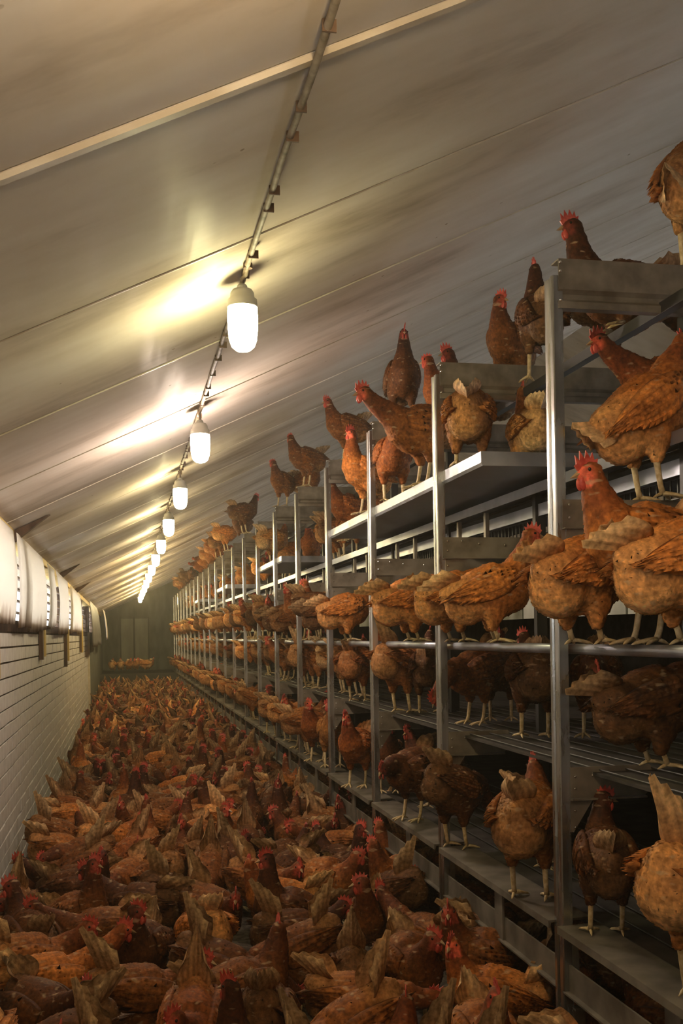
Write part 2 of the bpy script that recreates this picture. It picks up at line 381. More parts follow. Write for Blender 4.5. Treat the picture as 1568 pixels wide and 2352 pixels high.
# ================================================================== lamps
XL = .331
def lamp(y, z, glow, label):
    t = tag(empty('jar_lamp', (XL, y, z)), label, 'lamp', 'row of jar lamps under the ceiling')
    t.scale = (1.13,) * 3; zt = (ceil_z(XL) - z) / 1.13
    MB().lathe([(.012, .088), (.024, .086), (.029, .078), (.030, .066), (.036, .062), (.037, .047), (.0375, .043)], 20).build('cap', M['lamp_cap'], t, True)
    MB().lathe([(.036, .043), (.0372, .025), (.0365, -.01), (.034, -.035), (.028, -.052), (.018, -.061), (.006, -.064)], 20).build('jar', M[glow], t, True)
    hk = zt - .006
    MB().tube([(0, 0, .085), (.001, 0, .105), (-.002, -.012, .5 * (hk + .1)), (.004, -.05, hk - .012), (.004, -.085, hk)], .0052, 8).build('hanging_cable', M['cable'], t, True)
    MB().lathe([(.013, 0), (.013, .012), (.010, .016)], 12, (.0, 0, .083)).build('gland', M['lamp_cap'], t)
    MB().lathe([(.011, -.016), (.011, -.004), (.006, 0)], 10, (.004, -.09, zt)).build('hook', M['dark_wood'], t)
    return t
ORD = ['first', 'second', 'third', 'fourth', 'fifth', 'sixth', 'seventh', 'eighth', 'ninth', 'tenth', 'eleventh', 'twelfth', 'thirteenth', 'fourteenth', 'fifteenth', 'sixteenth', 'seventeenth', 'eighteenth', 'nineteenth', 'twentieth', 'twenty-first', 'twenty-second']
k = 0
for l in range(-2, 17):
    y = 2.93 + 1.70 * l
    if y > 24: break
    if l == 0: g, lab = 'glow_green', 'largest lit jar lamp, greenish-white, hanging from the ceiling cable'
    elif l == 1: g, lab = 'glow_pink', 'dazzling pinkish-white jar lamp, second along the ceiling cable'
    elif l < 0: g, lab = 'glow_dim', '%s lit jar lamp behind the camera on the ceiling cable' % ORD[-l - 1]
    else: g, lab = ('glow_yellow' if l < 5 else 'glow_amber'), 'lit yellowish jar lamp, %s along the ceiling cable from the largest' % ORD[l]
    lamp(y - (.12 if l == -1 else 0), CH + (.855 if l <= 0 else .822), g, lab)
pts = []; r5 = random.Random(5)
for i in range(160):
    y = Y0 + .1 + i * .17
    pts.append((XL + .004 + r5.uniform(-.002, .002), y, ceil_z(XL) - .012 + r5.uniform(-.002, .001)))
cable = tag(MB().tube(pts, .0075, 8).build('ceiling_cable', M['cable'], None, True), 'dusty cable run along the ceiling carrying the jar lamps', 'cable')
for i in range(0, 60):
    y = .4 + i * .19 + r5.uniform(-.06, .06)
    MB().box(XL - .004, XL + .016 + r5.uniform(0, .006), y, y + .004, ceil_z(XL) - .022, ceil_z(XL) - .001).build('cable_tie', M['dark_wood'], cable)

# ================================================================== aviary rack
rack = tag(empty('aviary_rack', (1.13, 2.69, 0)), 'long tiered steel aviary rack filled with perching hens', 'rack')
XP = 1.13; SP = 1.088
def py(k): return 2.69 + SP * (k - 1)
inv = Matrix.Translation((-1.13, -2.69, 0))
def part(name, mb, m, parent=None, smooth=False):
    o = mb.build(name, M[m], parent or rack, smooth)
    o.matrix_parent_inverse = inv if not parent else Matrix.Identity(4)
    return o
def rp(name, me, loc, parent=None):                # shared-mesh part of the rack at a world place
    o = link(name, me, parent or rack)
    o.location = Vector(loc) - (Vector((1.13, 2.69, 0)) if not parent else Vector((0, 0, 0)))
    return o
# shared meshes, frame-local: origin at (XP, Y_k, 0)
post_me = MB().prism([(-.001, -.03), (.024, -.03), (.024, -.022), (.010, -.022), (.010, .022), (.024, .022), (.024, .03), (-.001, .03),
                      (-.004, .026), (-.004, .012), (.001, .009), (.001, -.004), (-.004, -.008), (-.004, -.027)], 'z', 0, CH + .945).mesh('post', M['bright_steel'])
hang = CH
def plate_prof(z0, z1, y=-.034, fl=.03, groove=True):
    h = z1 - z0
    if groove:
        return [(y, z1), (y, z0 + .38 * h), (y + .010, z0 + .30 * h), (y + .010, z0 + .20 * h), (y, z0 + .14 * h), (y, z0), (y + fl, z0), (y + fl, z0 + .003),
                (y + .004, z0 + .003), (y + .004, z0 + .13 * h), (y + .014, z0 + .19 * h), (y + .014, z0 + .31 * h), (y + .004, z0 + .39 * h), (y + .004, z1 - .004), (y + fl + .02, z1 - .004), (y + fl + .02, z1)]
    return [(y, z1), (y, z0), (y - .016, z0), (y - .016, z0 - .003), (y + .003, z0 - .003), (y + .003, z1 - .003), (y + fl, z1 - .003), (y + fl, z1)]
def profx(prof, x0, x1): return MB().prism(prof, 'x', x0, x1)
top_me = profx(plate_prof(CH + .857, CH + .989), .012, 1.85).mesh('top_plate', M['steel'])
mid_me = profx(plate_prof(CH + .273, CH + .349, groove=False), .012, 1.85).mesh('cross_plate', M['steel'])
arm_me = MB().prism([(.022, CH - .363), (.25, CH - .363), (.275, CH - .395), (.255, CH - .425), (.235, CH - .445), (.022, CH - .445)], 'y', -.036, -.031)
arm_me.box(.022, .235, -.05, -.031, CH - .450, CH - .445); arm_me = arm_me.mesh('arm', M['steel'])
gus_me = MB().prism([(.022, CH + .27), (.105, CH + .27), (.045, CH + .165), (.022, CH + .165)], 'y', -.034, -.030).mesh('gusset', M['steel'])
gus2_me = MB().prism([(.022, CH - .452), (.085, CH - .452), (.03, CH - .535), (.022, CH - .535)], 'y', -.034, -.030).mesh('gusset', M['steel'])
foot_me = MB().prism([(.022, CH - .80), (.03, CH - .80), (.04, CH - .86), (.04, CH - .98), (.022, CH - .98)], 'y', -.032, -.028).mesh('gusset', M['steel'])
shelf_me = MB().box(.02, .06, -.05, -.02, CH - 1.005, CH - 1.0).box(.02, .055, -.032, -.03, CH - 1.06, CH - 1.0).mesh('foot_bracket', M['steel'])
bolt_me = MB().lathe([(.0042, 0), (.0038, .003), (.002, .0045)], 8).mesh('bolt', M['bolt'])
bpost_me = MB().box(-.02, .02, -.015, .015, 0, CH + .86).mesh('inner_post', M['dark'])
L = SP - .06
M['ledge'] = noisy(mat('dirty_ledge', (.12, .1, .08), .6, .2), (.09, .075, .055), (.20, .175, .14), (10, 10, 10))
ledge_me = MB().prism([(-.02, CH - .783), (.10, CH - .780), (.10, CH - .786), (-.012, CH - .789), (-.016, CH - .803), (-.020, CH - .803)], 'y', .03, SP - .03).mesh('ledge', M['ledge'])
rail_me = MB().prism([(.012, CH - .888), (.018, CH - .888), (.018, CH - .958), (.012, CH - .958)], 'y', .02, SP - .02).prism([(-.004, CH - .958), (.018, CH - .958), (.018, CH - .963), (-.004, CH - .963)], 'y', .02, SP - .02).mesh('lower_rail', M['ledge'])
splice_me = MB().box(.004, .011, .46, .53, CH - .962, CH - .815).mesh('splice', M['ledge'])
perch_me = MB().tube([(0, .0, 0), (0, SP * .5, 0), (0, SP, 0)], .0142, 12).mesh('perch', M['zinc'], True)
edge_me = MB().prism([(0, CH + .52), (.14, CH + .52), (.14, CH + .516), (.004, CH + .516), (.004, CH + .485), (0, CH + .485)], 'y', 0, SP).mesh('tier_edge', M['zinc'])
band_me = MB().box(.10, .104, 0, SP, CH + .43, CH + .475).mesh('tier_band', M['zinc'])
hang_me = MB().box(.0, .016, -.012, .012, CH + .35, CH + .485).mesh('hanger', M['steel'])
trough_me = MB().prism([(.30, CH + .335), (.31, CH + .30), (.36, CH + .30), (.37, CH + .335), (.365, CH + .335), (.355, CH + .306), (.315, CH + .306), (.305, CH + .335)], 'y', 0, SP).mesh('feed_trough', M['steel'])
grill_me = MB()
for q in range(0, 26): grill_me.box(.296, .30, q * SP / 26, q * SP / 26 + .006, CH + .318, CH + .372)
grill_me.box(.294, .302, 0, SP, CH + .372, CH + .376).box(.294, .302, 0, SP, CH + .314, CH + .318)
grill_me = grill_me.mesh('feed_grille', M['dark'])
nest_me = MB().box(.75, .77, 0.01, SP - .01, CH + .06, CH + .30).mesh('nest_panel', M['pale_panel'])
K0, K1 = -1, 22
for k in range(K0, K1 + 1):
    P = (XP, py(k), 0)
    p = rp('post', post_me, P); rp('top_plate', top_me, P); mp_ = rp('cross_plate', mid_me, P); ar = rp('arm', arm_me, P)
    rp('gusset', gus_me, P); rp('gusset', gus2_me, P); rp('gusset', foot_me, P); rp('foot_bracket', shelf_me, P)
    rp('inner_post', bpost_me, (XP + .40, py(k), 0))
    if 1 <= k <= 6:
        for (x, z, par) in ((.016, .978, p), (.016, .955, p), (.016, .878, p), (.03, .335, mp_), (.03, .300, mp_), (.085, .335, mp_), (.15, .325, mp_), (.25, .32, mp_), (.03, .245, mp_), (.03, .185, mp_),
                            (.035, -.388, ar), (.035, -.42, ar), (.085, -.386, ar), (.135, -.386, ar), (.034, -.478, ar), (.034, -.522, ar)):
            b = link('bolt', bolt_me, par); b.location = (x, -.035, CH + z); b.rotation_euler = (math.pi / 2, 0, 0)
    if k == K1: break
    rp('ledge', ledge_me, P); rl = rp('lower_rail', rail_me, P); link('splice', splice_me, rl)
    rp('perch', perch_me, (XP + .045, py(k), CH - .049))
    rp('tier_edge', edge_me, (XP + .29, py(k), 0)); rp('tier_band', band_me, (XP + .29, py(k), 0))
    for q in (.33, .66): rp('hanger', hang_me, (XP + .31, py(k) + q * SP, 0))
    rp('feed_trough', trough_me, (XP + .14, py(k), .06)); rp('feed_grille', grill_me, (XP + .14, py(k), .06)); rp('nest_panel', nest_me, P)
YA, YB = py(K0), py(K1)
for z, m in ((-.80, 'belt'), (-.378, 'belt'), (.505, 'belt')):
    x0 = XP + (.10 if z < -.5 else .085 if z < 0 else .41)
    part('tier_floor', MB().box(x0, XP + 1.8, YA, YB, CH + z - .008, CH + z), m)
    for i in range(9):
        x = x0 + .02 + i * .075
        part('floor_wire', MB().tube([(x, YA, CH + z + .006), (x, YB, CH + z + .006)], .0024, 6), 'dark')
for (ya, yb) in ((py(4) + .0, py(2) - .45), (py(7) + .1, py(6) - .25), (py(11) + .3, py(10) - .3), (py(15), py(14))):
    y0, y1 = min(ya, yb), max(ya, yb)
    part('landing_platform', MB().prism([(XP + .02, CH + .592), (XP + .60, CH + .592), (XP + .60, CH + .545), (XP + .026, CH + .545), (XP + .02, CH + .555)], 'y', y0, y1), 'zinc')
part('top_bar', MB().box(XP + .305, XP + .335, YA, YB, CH + .855, CH + .887), 'dark')
part('back_panel', MB().box(XP + 1.80, XP + 1.82, YA, YB, 0, CH + .40), 'belt')

# ================================================================== hens
NAVY = np.array
BUFF = NAVY((.52, .30, .125)); CREAM = NAVY((.58, .39, .20)); BACK = NAVY((.27, .095, .018)); NECK = NAVY((.155, .044, .010)); BREAST = NAVY((.28, .108, .026)); FACE = NAVY((.50, .10, .06))
def rotm(yaw, pitch):
    return Matrix.Rotation(yaw, 3, 'Z') @ Matrix.Rotation(-pitch, 3, 'Y')
def loft(st, n=16):
    """st: list of (centre, half width, half height); returns an MB tube with its frame per station"""
    mb = MB(); side = Vector((0, 1, 0)); frames = []; N = len(st)
    for i, (c, a, b) in enumerate(st):
        t = (st[min(i + 1, N - 1)][0] - st[max(i - 1, 0)][0]).normalized()
        side = (side - t * side.dot(t)).normalized(); u = t.cross(side)
        frames.append((c, t, side, u))
        mb.v += [tuple(c + side * (a * math.cos(2 * math.pi * k / n)) + u * (b * math.sin(2 * math.pi * k / n))) for k in range(n)]
    for i in range(N - 1):
        for k in range(n): mb.f.append((i * n + k, i * n + (k + 1) % n, (i + 1) * n + (k + 1) % n, (i + 1) * n + k))
    mb.f.append(tuple(range(n - 1, -1, -1))); mb.f.append(tuple(range((N - 1) * n, N * n)))
    return mb, frames
def remesh(mb, vox):
    me = mb.mesh('tmp'); o = bpy.data.objects.new('tmp', me); C.objects.link(o)
    m = o.modifiers.new('r', 'REMESH'); m.mode = 'VOXEL'; m.voxel_size = vox
    sm = o.modifiers.new('s', 'SMOOTH'); sm.iterations = 2; sm.factor = .5
    dg = bpy.context.evaluated_depsgraph_get(); ev = o.evaluated_get(dg); r = ev.to_mesh()
    V = np.empty(len(r.vertices) * 3); r.vertices.foreach_get('co', V); V = V.reshape(-1, 3)
    Nn = np.empty(len(r.vertices) * 3); r.vertices.foreach_get('normal', Nn); Nn = Nn.reshape(-1, 3)
    Fs = [tuple(p.vertices) for p in r.polygons]
    ev.to_mesh_clear(); bpy.data.objects.remove(o); bpy.data.meshes.remove(me)
    return V, Nn, Fs
def col_mesh(name, V, Fs, cols, m, smooth=True, nor=None):
    me = bpy.data.meshes.new(name); me.from_pydata([tuple(p) for p in V], [], Fs)
    at = me.color_attributes.new('Col', 'FLOAT_COLOR', 'POINT')
    cc = np.ones((len(V), 4)); cc[:, :3] = cols; at.data.foreach_set('color', cc.ravel())
    if m: me.materials.append(m)
    if smooth: me.polygons.foreach_set('use_smooth', [True] * len(me.polygons))
    me.update()
    if nor is not None: me.normals_split_custom_set_from_vertices([tuple(q) for q in nor])
    return me

def make_hen(key, pitch=0, drop=0.0, head=(.135, 0, .375), hyaw=0, hpitch=-8, tail=45, tail_len=1.0, fat=1.06, fluff=1.08, vox=.0078, lowpoly=False, seed=0):
    r = random.Random(seed); rn = np.random.RandomState(seed)
    R3 = Matrix.Rotation(-math.radians(pitch), 3, 'Y')
    bc = Vector((-.01, 0, .216 - drop))
    def B(x, z, y=0): return bc + R3 @ Vector((x, y, z))
    st = [(B(-.165, .045), .010, .014), (B(-.14, .036), .034 * fat, .040), (B(-.10, .016), .056 * fat, .064), (B(-.05, .002), .070 * fat, .080 * fat),
          (B(0, -.006), .076 * fat, .087 * fat), (B(.05, -.002), .072 * fat, .084 * fat), (B(.09, .012), .058 * fat, .070)]
    nb = len(st)
    p0 = B(.095, .03); hp = Vector(head) - Vector((0, 0, (drop * .8 if head[2] > .25 else 0) + .012)); hd = rotm(math.radians(hyaw), math.radians(hpitch)) @ Vector((1, 0, 0))
    dist = (hp - p0).length
    t0 = (R3 @ Vector((.8, 0, .6))) * dist * .9; back = (Vector((hd.x, hd.y, 0)) * .25 + Vector((0, 0, 1)) * (1 if hp.z > p0.z else -.2) + (hp - p0).normalized() * .8).normalized() * dist * .9
    for i in range(1, 7):
        t = i / 6; h1 = 2 * t ** 3 - 3 * t * t + 1; h2 = t ** 3 - 2 * t * t + t; h3 = -2 * t ** 3 + 3 * t * t; h4 = t ** 3 - t * t
        c = p0 * h1 + t0 * h2 + hp * h3 + back * h4
        a = .050 * (1 - t) ** 1.3 + .0215 * (1 - (1 - t) ** 1.3)
        st.append((c, a, a * 1.12))
    hb = hp - hd * .004
    mb, fr = loft(st)
    hr = rotm(math.radians(hyaw), math.radians(hpitch))
    mb.ellipsoid(hp, (.029, .0185, .0215), 12, 8, hr); mb.ellipsoid(hp + hd * .020 + Vector((0, 0, -.004)), (.018, .011, .0135), 10, 6, hr)
    mb.ellipsoid(B(-.095, -.012), (.062 * fluff, .058 * fluff, .062 * fluff), 12, 8)
    mb.ellipsoid(B(.045, -.03), (.07, .06, .065), 12, 8)
    thz = bc.z - .055
    for sgn in (-1, 1):
        mb.ellipsoid((-.012, sgn * .043, thz), (.046, .033, .056), 10, 8)
        if drop < .05: mb.ellipsoid((-.016, sgn * .043, thz - .045), (.024, .021, .038), 8, 6)
    V, Nn, Fs = remesh(mb, .017 if lowpoly else vox)
    cen = np.array([list(c) for (c, _, _) in st]); tan = np.array([list(f[1]) for f in fr])
    d2 = ((V[:, None, :] - cen[None]) ** 2).sum(2); ni = d2.argmin(1)
    # colours by region
    BV = (V - np.array(bc)) @ np.array(R3)
    cols = np.tile(BACK, (len(V), 1))
    low = np.clip((-BV[:, 2] - .01) / .05, 0, 1)[:, None]; rear = np.clip((-BV[:, 0] - .03) / .08, 0, 1)[:, None]; fr_ = np.clip((BV[:, 0] - .02) / .06, 0, 1)[:, None]
    cols = cols * (1 - .8 * low) + BREAST * (.8 * low)
    lr = low * rear; cols = cols * (1 - lr) + BUFF * lr
    cols = cols * (1 - .55 * rear * (1 - low)) + BUFF * .75 * (.55 * rear * (1 - low))
    nk = np.clip((ni - nb + 1) / 3.0, 0, 1)[:, None]; cols = cols * (1 - nk) + NECK * nk
    HV = (V - np.array(hp)) @ np.array(hr)
    face = np.clip((HV[:, 0] - .000) / .012, 0, 1) * np.clip((.016 - HV[:, 2]) / .006, 0, 1) * (np.abs(HV[:, 0]) < .05) * (np.abs(HV[:, 1]) < .03) * (np.abs(HV[:, 2]) < .03)
    cols = cols * (1 - face[:, None]) + FACE * face[:, None]
    cols *= (1 + rn.uniform(-.12, .12, len(V)))[:, None]
    # feather tips: faces drawn out backwards into overlapping points
    flow = -tan[ni]; flow[:, 2] -= .25 * (ni < nb); VV = V + Nn * (rn.uniform(-.0008, .0012, len(V)) + (.0024 * np.sin(V[:, 0] * 190 + seed) * np.sin(V[:, 1] * 160 + 2) * np.sin(V[:, 2] * 175 + seed * 2)) * (face < .1))[:, None]
    nV = [VV]; nC = [cols]; nF = []; base = len(V); add = []; addc = []; addn = []
    for f in Fs:
        if lowpoly or len(f) != 4: nF.append(f); continue
        i0 = f[0]; isface = face[list(f)].max() > .2
        if isface or rn.rand() < .35: nF.append(f); continue
        c = VV[list(f)].mean(0); nn = Nn[list(f)].mean(0); fl = flow[i0]; fl = fl - nn * fl.dot(nn); L_ = np.linalg.norm(fl)
        if L_ < .2: nF.append(f); continue
        hn = ni[i0] >= nb + 2
        k_ = (.004 if hn else .0062) * rn.uniform(.5, 1.25)
        add.append(c + fl / L_ * k_ + nn * ((.0010 if hn else .0022) * rn.uniform(.4, 1.4))); addc.append(cols[list(f)].mean(0) * rn.uniform(.85, 1.35)); addn.append(nn / np.linalg.norm(nn)); t_ = base + len(add) - 1
        for q in range(4): nF.append((f[q], f[(q + 1) % 4], t_))
    if add: nV.append(np.array(add)); nC.append(np.array(addc))
    AV, AC = np.concatenate(nV), np.concatenate(nC)
    H = {'body': (AV, nF, AC), 'nor': np.concatenate([Nn] + ([np.array(addn)] if addn else []))}
    # tail: folded fan of broad feathers
    tb = B(-.120, .042); ta = math.radians(180 - tail) ; td = Vector((math.cos(ta), 0, math.sin(ta))); tn = Vector((math.sin(ta), 0, -math.cos(ta)))
    if tn.x > 0: tn = -tn
    nu, nv = (14, 7) if not lowpoly else (4, 3); V2 = []; C2 = []; F2 = []
    for lay in (0, 1):
        for i in range(nu + 1):
            u = 2 * i / nu - 1
            for j in range(nv + 1):
                v = j / nv
                ln = tail_len * (.145 - .085 * abs(u) ** 1.3) * (1 - .06 * (i % 2)) 
                spread = (.020 + .026 * math.sin(min(1, .12 + v * .80) * math.pi)) * u
                fold = -.065 * abs(u) * (.6 + .4 * v) + .004 * (i % 2) * v
                p = tb + td * (ln * v - .02) - tn * (-fold) * 1.0 + Vector((0, spread, 0)) + tn * (-.006 * lay * (1 - v * .7))
                V2.append(tuple(p)); tcol = BACK * (1 - v) + (CREAM * .9) * v; C2.append(tcol * (1.15 if i % 2 else .8))
    W = nv + 1; kk = (nu + 1) * W
    for i in range(nu):
        for j in range(nv):
            a = i * W + j; F2.append((a, a + 1, a + W + 1, a + W)); F2.append((kk + a, kk + a + W, kk + a + W + 1, kk + a + 1))
        a = i * W; F2.append((a, a + W, kk + a + W, kk + a)); a += nv; F2.append((a, kk + a, kk + a + W, a + W))
    for j in range(nv):
        F2.append((j, kk + j, kk + j + 1, j + 1)); a = nu * W + j; F2.append((a, a + 1, kk + a + 1, kk + a))
    H['tail'] = (np.array(V2), F2, np.array(C2))
    # wings: long shields laid on the flanks with stepped flight feathers
    for sgn in (-1, 1):
        nu, nv = (14, 8) if not lowpoly else (4, 3); V3 = []; C3 = []; F3 = []
        for lay in (0, 1):
            for i in range(nu + 1):
                u = i / nu; x = .085 - .215 * u; hw = .050 * math.sin(math.pi * min(1, (u * .86 + .13))) ** .7 * (1 - .30 * u)
                for j in range(nv + 1):
                    v = 2 * j / nv - 1
                    zc = .022 - .012 * u + .020 * u * u; z = zc + hw * v * (1 if v > 0 else 1.15)
                    xs = x - .016 * (1 - v) * u + .005 * (j % 2) * u
                    wb = .080 * fat * math.sqrt(max(.05, 1 - ((z + .004) / .100) ** 2)) * math.sqrt(max(.12, 1 - (max(0, -xs) / .19) ** 2)) * math.sqrt(max(.3, 1 - (max(0, xs) / .14) ** 2))
                    y = sgn * (wb + .005 + .0035 * (j % 2) * u - .011 * lay - .006 * abs(v) ** 3)
                    V3.append(tuple(B(xs, z, y))); C3.append((BACK * 1.0 * (1 - u * .6) + BREAST * u * .6) * (1.2 if j % 2 else .85) * (1.25 if (v < -.6 and u > .3) else 1))
        W = nv + 1; kk = (nu + 1) * W
        for i in range(nu):
            for j in range(nv):
                a = i * W + j; F3.append((a, a + 1, a + W + 1, a + W)); F3.append((kk + a, kk + a + W, kk + a + W + 1, kk + a + 1))
            a = i * W; F3.append((a, a + W, kk + a + W, kk + a)); a += nv; F3.append((a, kk + a, kk + a + W, a + W))
        for j in range(nv):
            F3.append((j, kk + j, kk + j + 1, j + 1)); a = nu * W + j; F3.append((a, a + 1, kk + a + 1, kk + a))
        if not lowpoly:
            V3 = [np.array(p) for p in V3]; F4 = []; rear_ = np.array(R3 @ Vector((-1, 0, -.12)))
            for f in F3:
                if max(f) < kk and rn.rand() < .8:
                    c = sum(V3[q] for q in f) / 4; u_ = (f[0] // W) / nu
                    V3.append(c + rear_ * (.012 + .020 * u_) * rn.uniform(.7, 1.3) + np.array((0, sgn * .0035 * rn.uniform(.4, 1.3), 0))); C3.append(C3[f[0]] * rn.uniform(.8, 1.5))
                    for q in range(4): F4.append((f[q], f[(q + 1) % 4], len(V3) - 1))
                else: F4.append(f)
            F3 = F4
        H['wing%d' % sgn] = (np.array(V3), F3, np.array(C3))
    # head furniture
    def hw_(x, y, z): return tuple(Vector(hp) + hr @ Vector((x, y, z)))
    cb = MB(); prof = [(.030, .004), (.036, .016), (.031, .0185), (.030, .034), (.022, .024), (.017, .041), (.009, .026), (.002, .041), (-.004, .026), (-.012, .036), (-.013, .022), (-.022, .024), (-.016, .012), (0, .014), (.016, .012)]
    if lowpoly: prof = [(.032, .004), (.030, .030), (.017, .024), (.009, .034), (-.018, .022), (-.012, .012)]
    fl = r.uniform(-.25, .25); cz = r.uniform(.85, 1.25)
    P = [hw_(x, s_ * .0026 * (1 if z < .02 else .5) + fl * max(0, z - .014), z if z < .014 else .014 + (z - .014) * cz) for s_ in (-1, 1) for (x, z) in prof]; n = len(prof)
    cb.add(P, [tuple(range(n - 1, -1, -1)), tuple(range(n, 2 * n))] + [(i, (i + 1) % n, n + (i + 1) % n, n + i) for i in range(n)])
    H['comb'] = cb
    bk = MB(); bk.add([hw_(.030, .007, -.002), hw_(.030, -.007, -.002), hw_(.030, 0, .0055), hw_(.030, 0, -.010), hw_(.051, 0, -.0085), hw_(.043, 0, -.0095)], [(0, 2, 4), (2, 1, 4), (0, 4, 5), (4, 1, 5), (0, 5, 3), (5, 1, 3), (0, 3, 1, 2)])
    H['beak'] = bk
    if not lowpoly:
        for sgn in (-1, 1):
            H['wattle%d' % sgn] = MB().ellipsoid(hw_(.026, sgn * .007, -.023), (.0085, .0035, .014), 8, 6, hr)
            H['eye%d' % sgn] = MB().ellipsoid(hw_(.012, sgn * .0172, .004), (.0042, .0026, .0042), 8, 6, hr)
        for sgn in (-1, 1):
            lg = MB(); zk = max(.030, thz - .055); y = sgn * .043
            if drop < .05:
                lg.tube([(-.018, y, zk + .025), (-.020, y, zk), (-.006, y, .03), (.0, y, .013)], [.0095, .0082, .0066, .0075], 8)
            else: lg.tube([(-.02, y, .035), (-.01, y, .022), (.0, y, .012)], [.008, .007, .0065], 8)
            for a in (-34, 0, 32):
                ca, sa = math.cos(math.radians(a)), math.sin(math.radians(a)); q = .052 if a == 0 else .043
                lg.tube([(0, y, .012), (.5 * q * ca, y + .5 * q * sa, .0095), (q * ca, y + q * sa, .004), ((q + .009) * ca, y + (q + .009) * sa, .0005)], [.0058, .0048, .0038, .0012], 6)
            lg.tube([(0, y, .012), (-.016, y, .006), (-.027, y, .001)], [.005, .004, .0015], 6)
            H['leg%d' % sgn] = lg
    return H

POSES = {
    'stand':  dict(pitch=8, head=(.125, 0, .375), seed=1),
    'tall':   dict(pitch=24, head=(.075, 0, .425), hpitch=-4, tail=30, seed=2),
    'look_left': dict(pitch=10, head=(.115, .01, .375), hyaw=75, seed=3),
    'look_right': dict(pitch=10, head=(.115, -.01, .375), hyaw=-75, seed=4),
    'forward': dict(pitch=-4, head=(.215, 0, .345), hpitch=-10, tail=25, seed=5),
    'peck':   dict(pitch=-16, head=(.205, 0, .135), hpitch=-60, tail=48, seed=6),
    'low':    dict(pitch=-6, head=(.20, .02, .25), hpitch=-25, hyaw=20, tail=40, seed=7),
    'crouch': dict(pitch=4, drop=.105, head=(.135, 0, .385), tail=28, seed=8),
    'tail_up': dict(pitch=-10, head=(.17, -.02, .31), hyaw=-40, tail=68, tail_len=1.3, fluff=1.2, seed=9),
    'perch':  dict(drop=.045, pitch=20, head=(.115, 0, .395), hpitch=-4, tail=2, fluff=1.15, seed=12),
    'perch_low': dict(drop=.048, pitch=13, head=(.19, .02, .285), hpitch=-20, tail=6, fat=1.1, fluff=1.2, seed=13),
    'rump_up': dict(pitch=-24, head=(.21, .03, .15), hyaw=25, hpitch=-50, tail=80, tail_len=1.25, fluff=1.25, seed=14),
    'rise': dict(pitch=34, head=(.105, 0, .405), hpitch=-4, tail=-8, tail_len=.8, fluff=1.15, seed=15),
    'plump':  dict(pitch=2, head=(.13, .015, .34), hyaw=35, fat=1.14, fluff=1.25, tail=40, seed=10),
}
HEN = {}
for nm, kw in POSES.items():
    H = make_hen(nm, **kw); D = []
    V, Fs, cc = H['body']; D.append(('body', col_mesh('hen_body', V, Fs, cc, M['plumage'], True, H['nor'])))
    V, Fs, cc = H['tail']; D.append(('tail', col_mesh('hen_tail', V, Fs, cc, M['plumage'], False)))
    for sg in (-1, 1): V, Fs, cc = H['wing%d' % sg]; D.append(('wing', col_mesh('hen_wing', V, Fs, cc, M['plumage'], True)))
    D.append(('comb', H['comb'].mesh('hen_comb', M['comb']))); D.append(('beak', H['beak'].mesh('hen_beak', M['beak'])))
    for sg in (-1, 1):
        D.append(('wattle', H['wattle%d' % sg].mesh('hen_wattle', M['comb'], True))); D.append(('eye', H['eye%d' % sg].mesh('hen_eye', M['eye'], True)))
        D.append(('leg', H['leg%d' % sg].mesh('hen_leg', M['leg'], True)))
    HEN[nm] = D
LOW = {}
for nm in ('stand', 'tall', 'forward', 'tail_up', 'plump', 'low', 'rump_up'):
    H = make_hen(nm, lowpoly=True, **POSES[nm]); vs_, fs_, cs_ = [], [], []
    for kx in ('body', 'tail', 'wing-1', 'wing1', 'comb', 'beak'):
        if isinstance(H[kx], MB): V = np.array(H[kx].v); Fs = H[kx].f; cc = np.tile((.40, .075, .045) if kx == 'comb' else (.42, .27, .13), (len(V), 1))
        else: V, Fs, cc = H[kx]
        b0 = sum(len(q) for q in vs_); vs_.append(np.array(V)); fs_ += [tuple(i + b0 for i in f) for f in Fs]; cs_.append(cc)
    LOW[nm] = (np.concatenate(vs_), fs_, np.concatenate(cs_))
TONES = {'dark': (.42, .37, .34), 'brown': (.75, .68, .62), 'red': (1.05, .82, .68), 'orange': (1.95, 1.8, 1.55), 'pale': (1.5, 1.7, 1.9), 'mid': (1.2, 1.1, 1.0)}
N_HEN = [0]
def hen(x, y, z, deg, pose, tone, label, group, size=1.0, legs=True):
    N_HEN[0] += 1
    e = empty('hen', (x, y, z), math.radians(deg)); e.scale = (size,) * 3
    tag(e, label, 'hen', group)
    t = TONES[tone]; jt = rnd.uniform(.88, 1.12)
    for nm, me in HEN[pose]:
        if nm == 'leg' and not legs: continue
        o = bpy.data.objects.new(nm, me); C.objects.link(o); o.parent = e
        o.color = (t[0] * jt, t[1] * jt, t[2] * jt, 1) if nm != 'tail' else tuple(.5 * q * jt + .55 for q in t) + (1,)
    return e
# thin dust haze in the air of the house
hm = bpy.data.materials.new('dust_haze'); hm.use_nodes = True; hm.node_tree.nodes.clear()
ho = nd(hm, 'ShaderNodeOutputMaterial'); hv = nd(hm, 'ShaderNodeVolumeScatter'); hv.inputs['Density'].default_value = .0065; hv.inputs['Anisotropy'].default_value = .35; hv.inputs['Color'].default_value = (1, .92, .76, 1)
lk(hm, hv, 0, ho, 'Volume')
tag(MB().box(XW - .45, 9.4, Y0 - .4, Y1_ + .4, -.2, 4.6).build('dust_haze', hm), 'thin dust haze hanging in the long aisle', 'haze', kind='stuff')
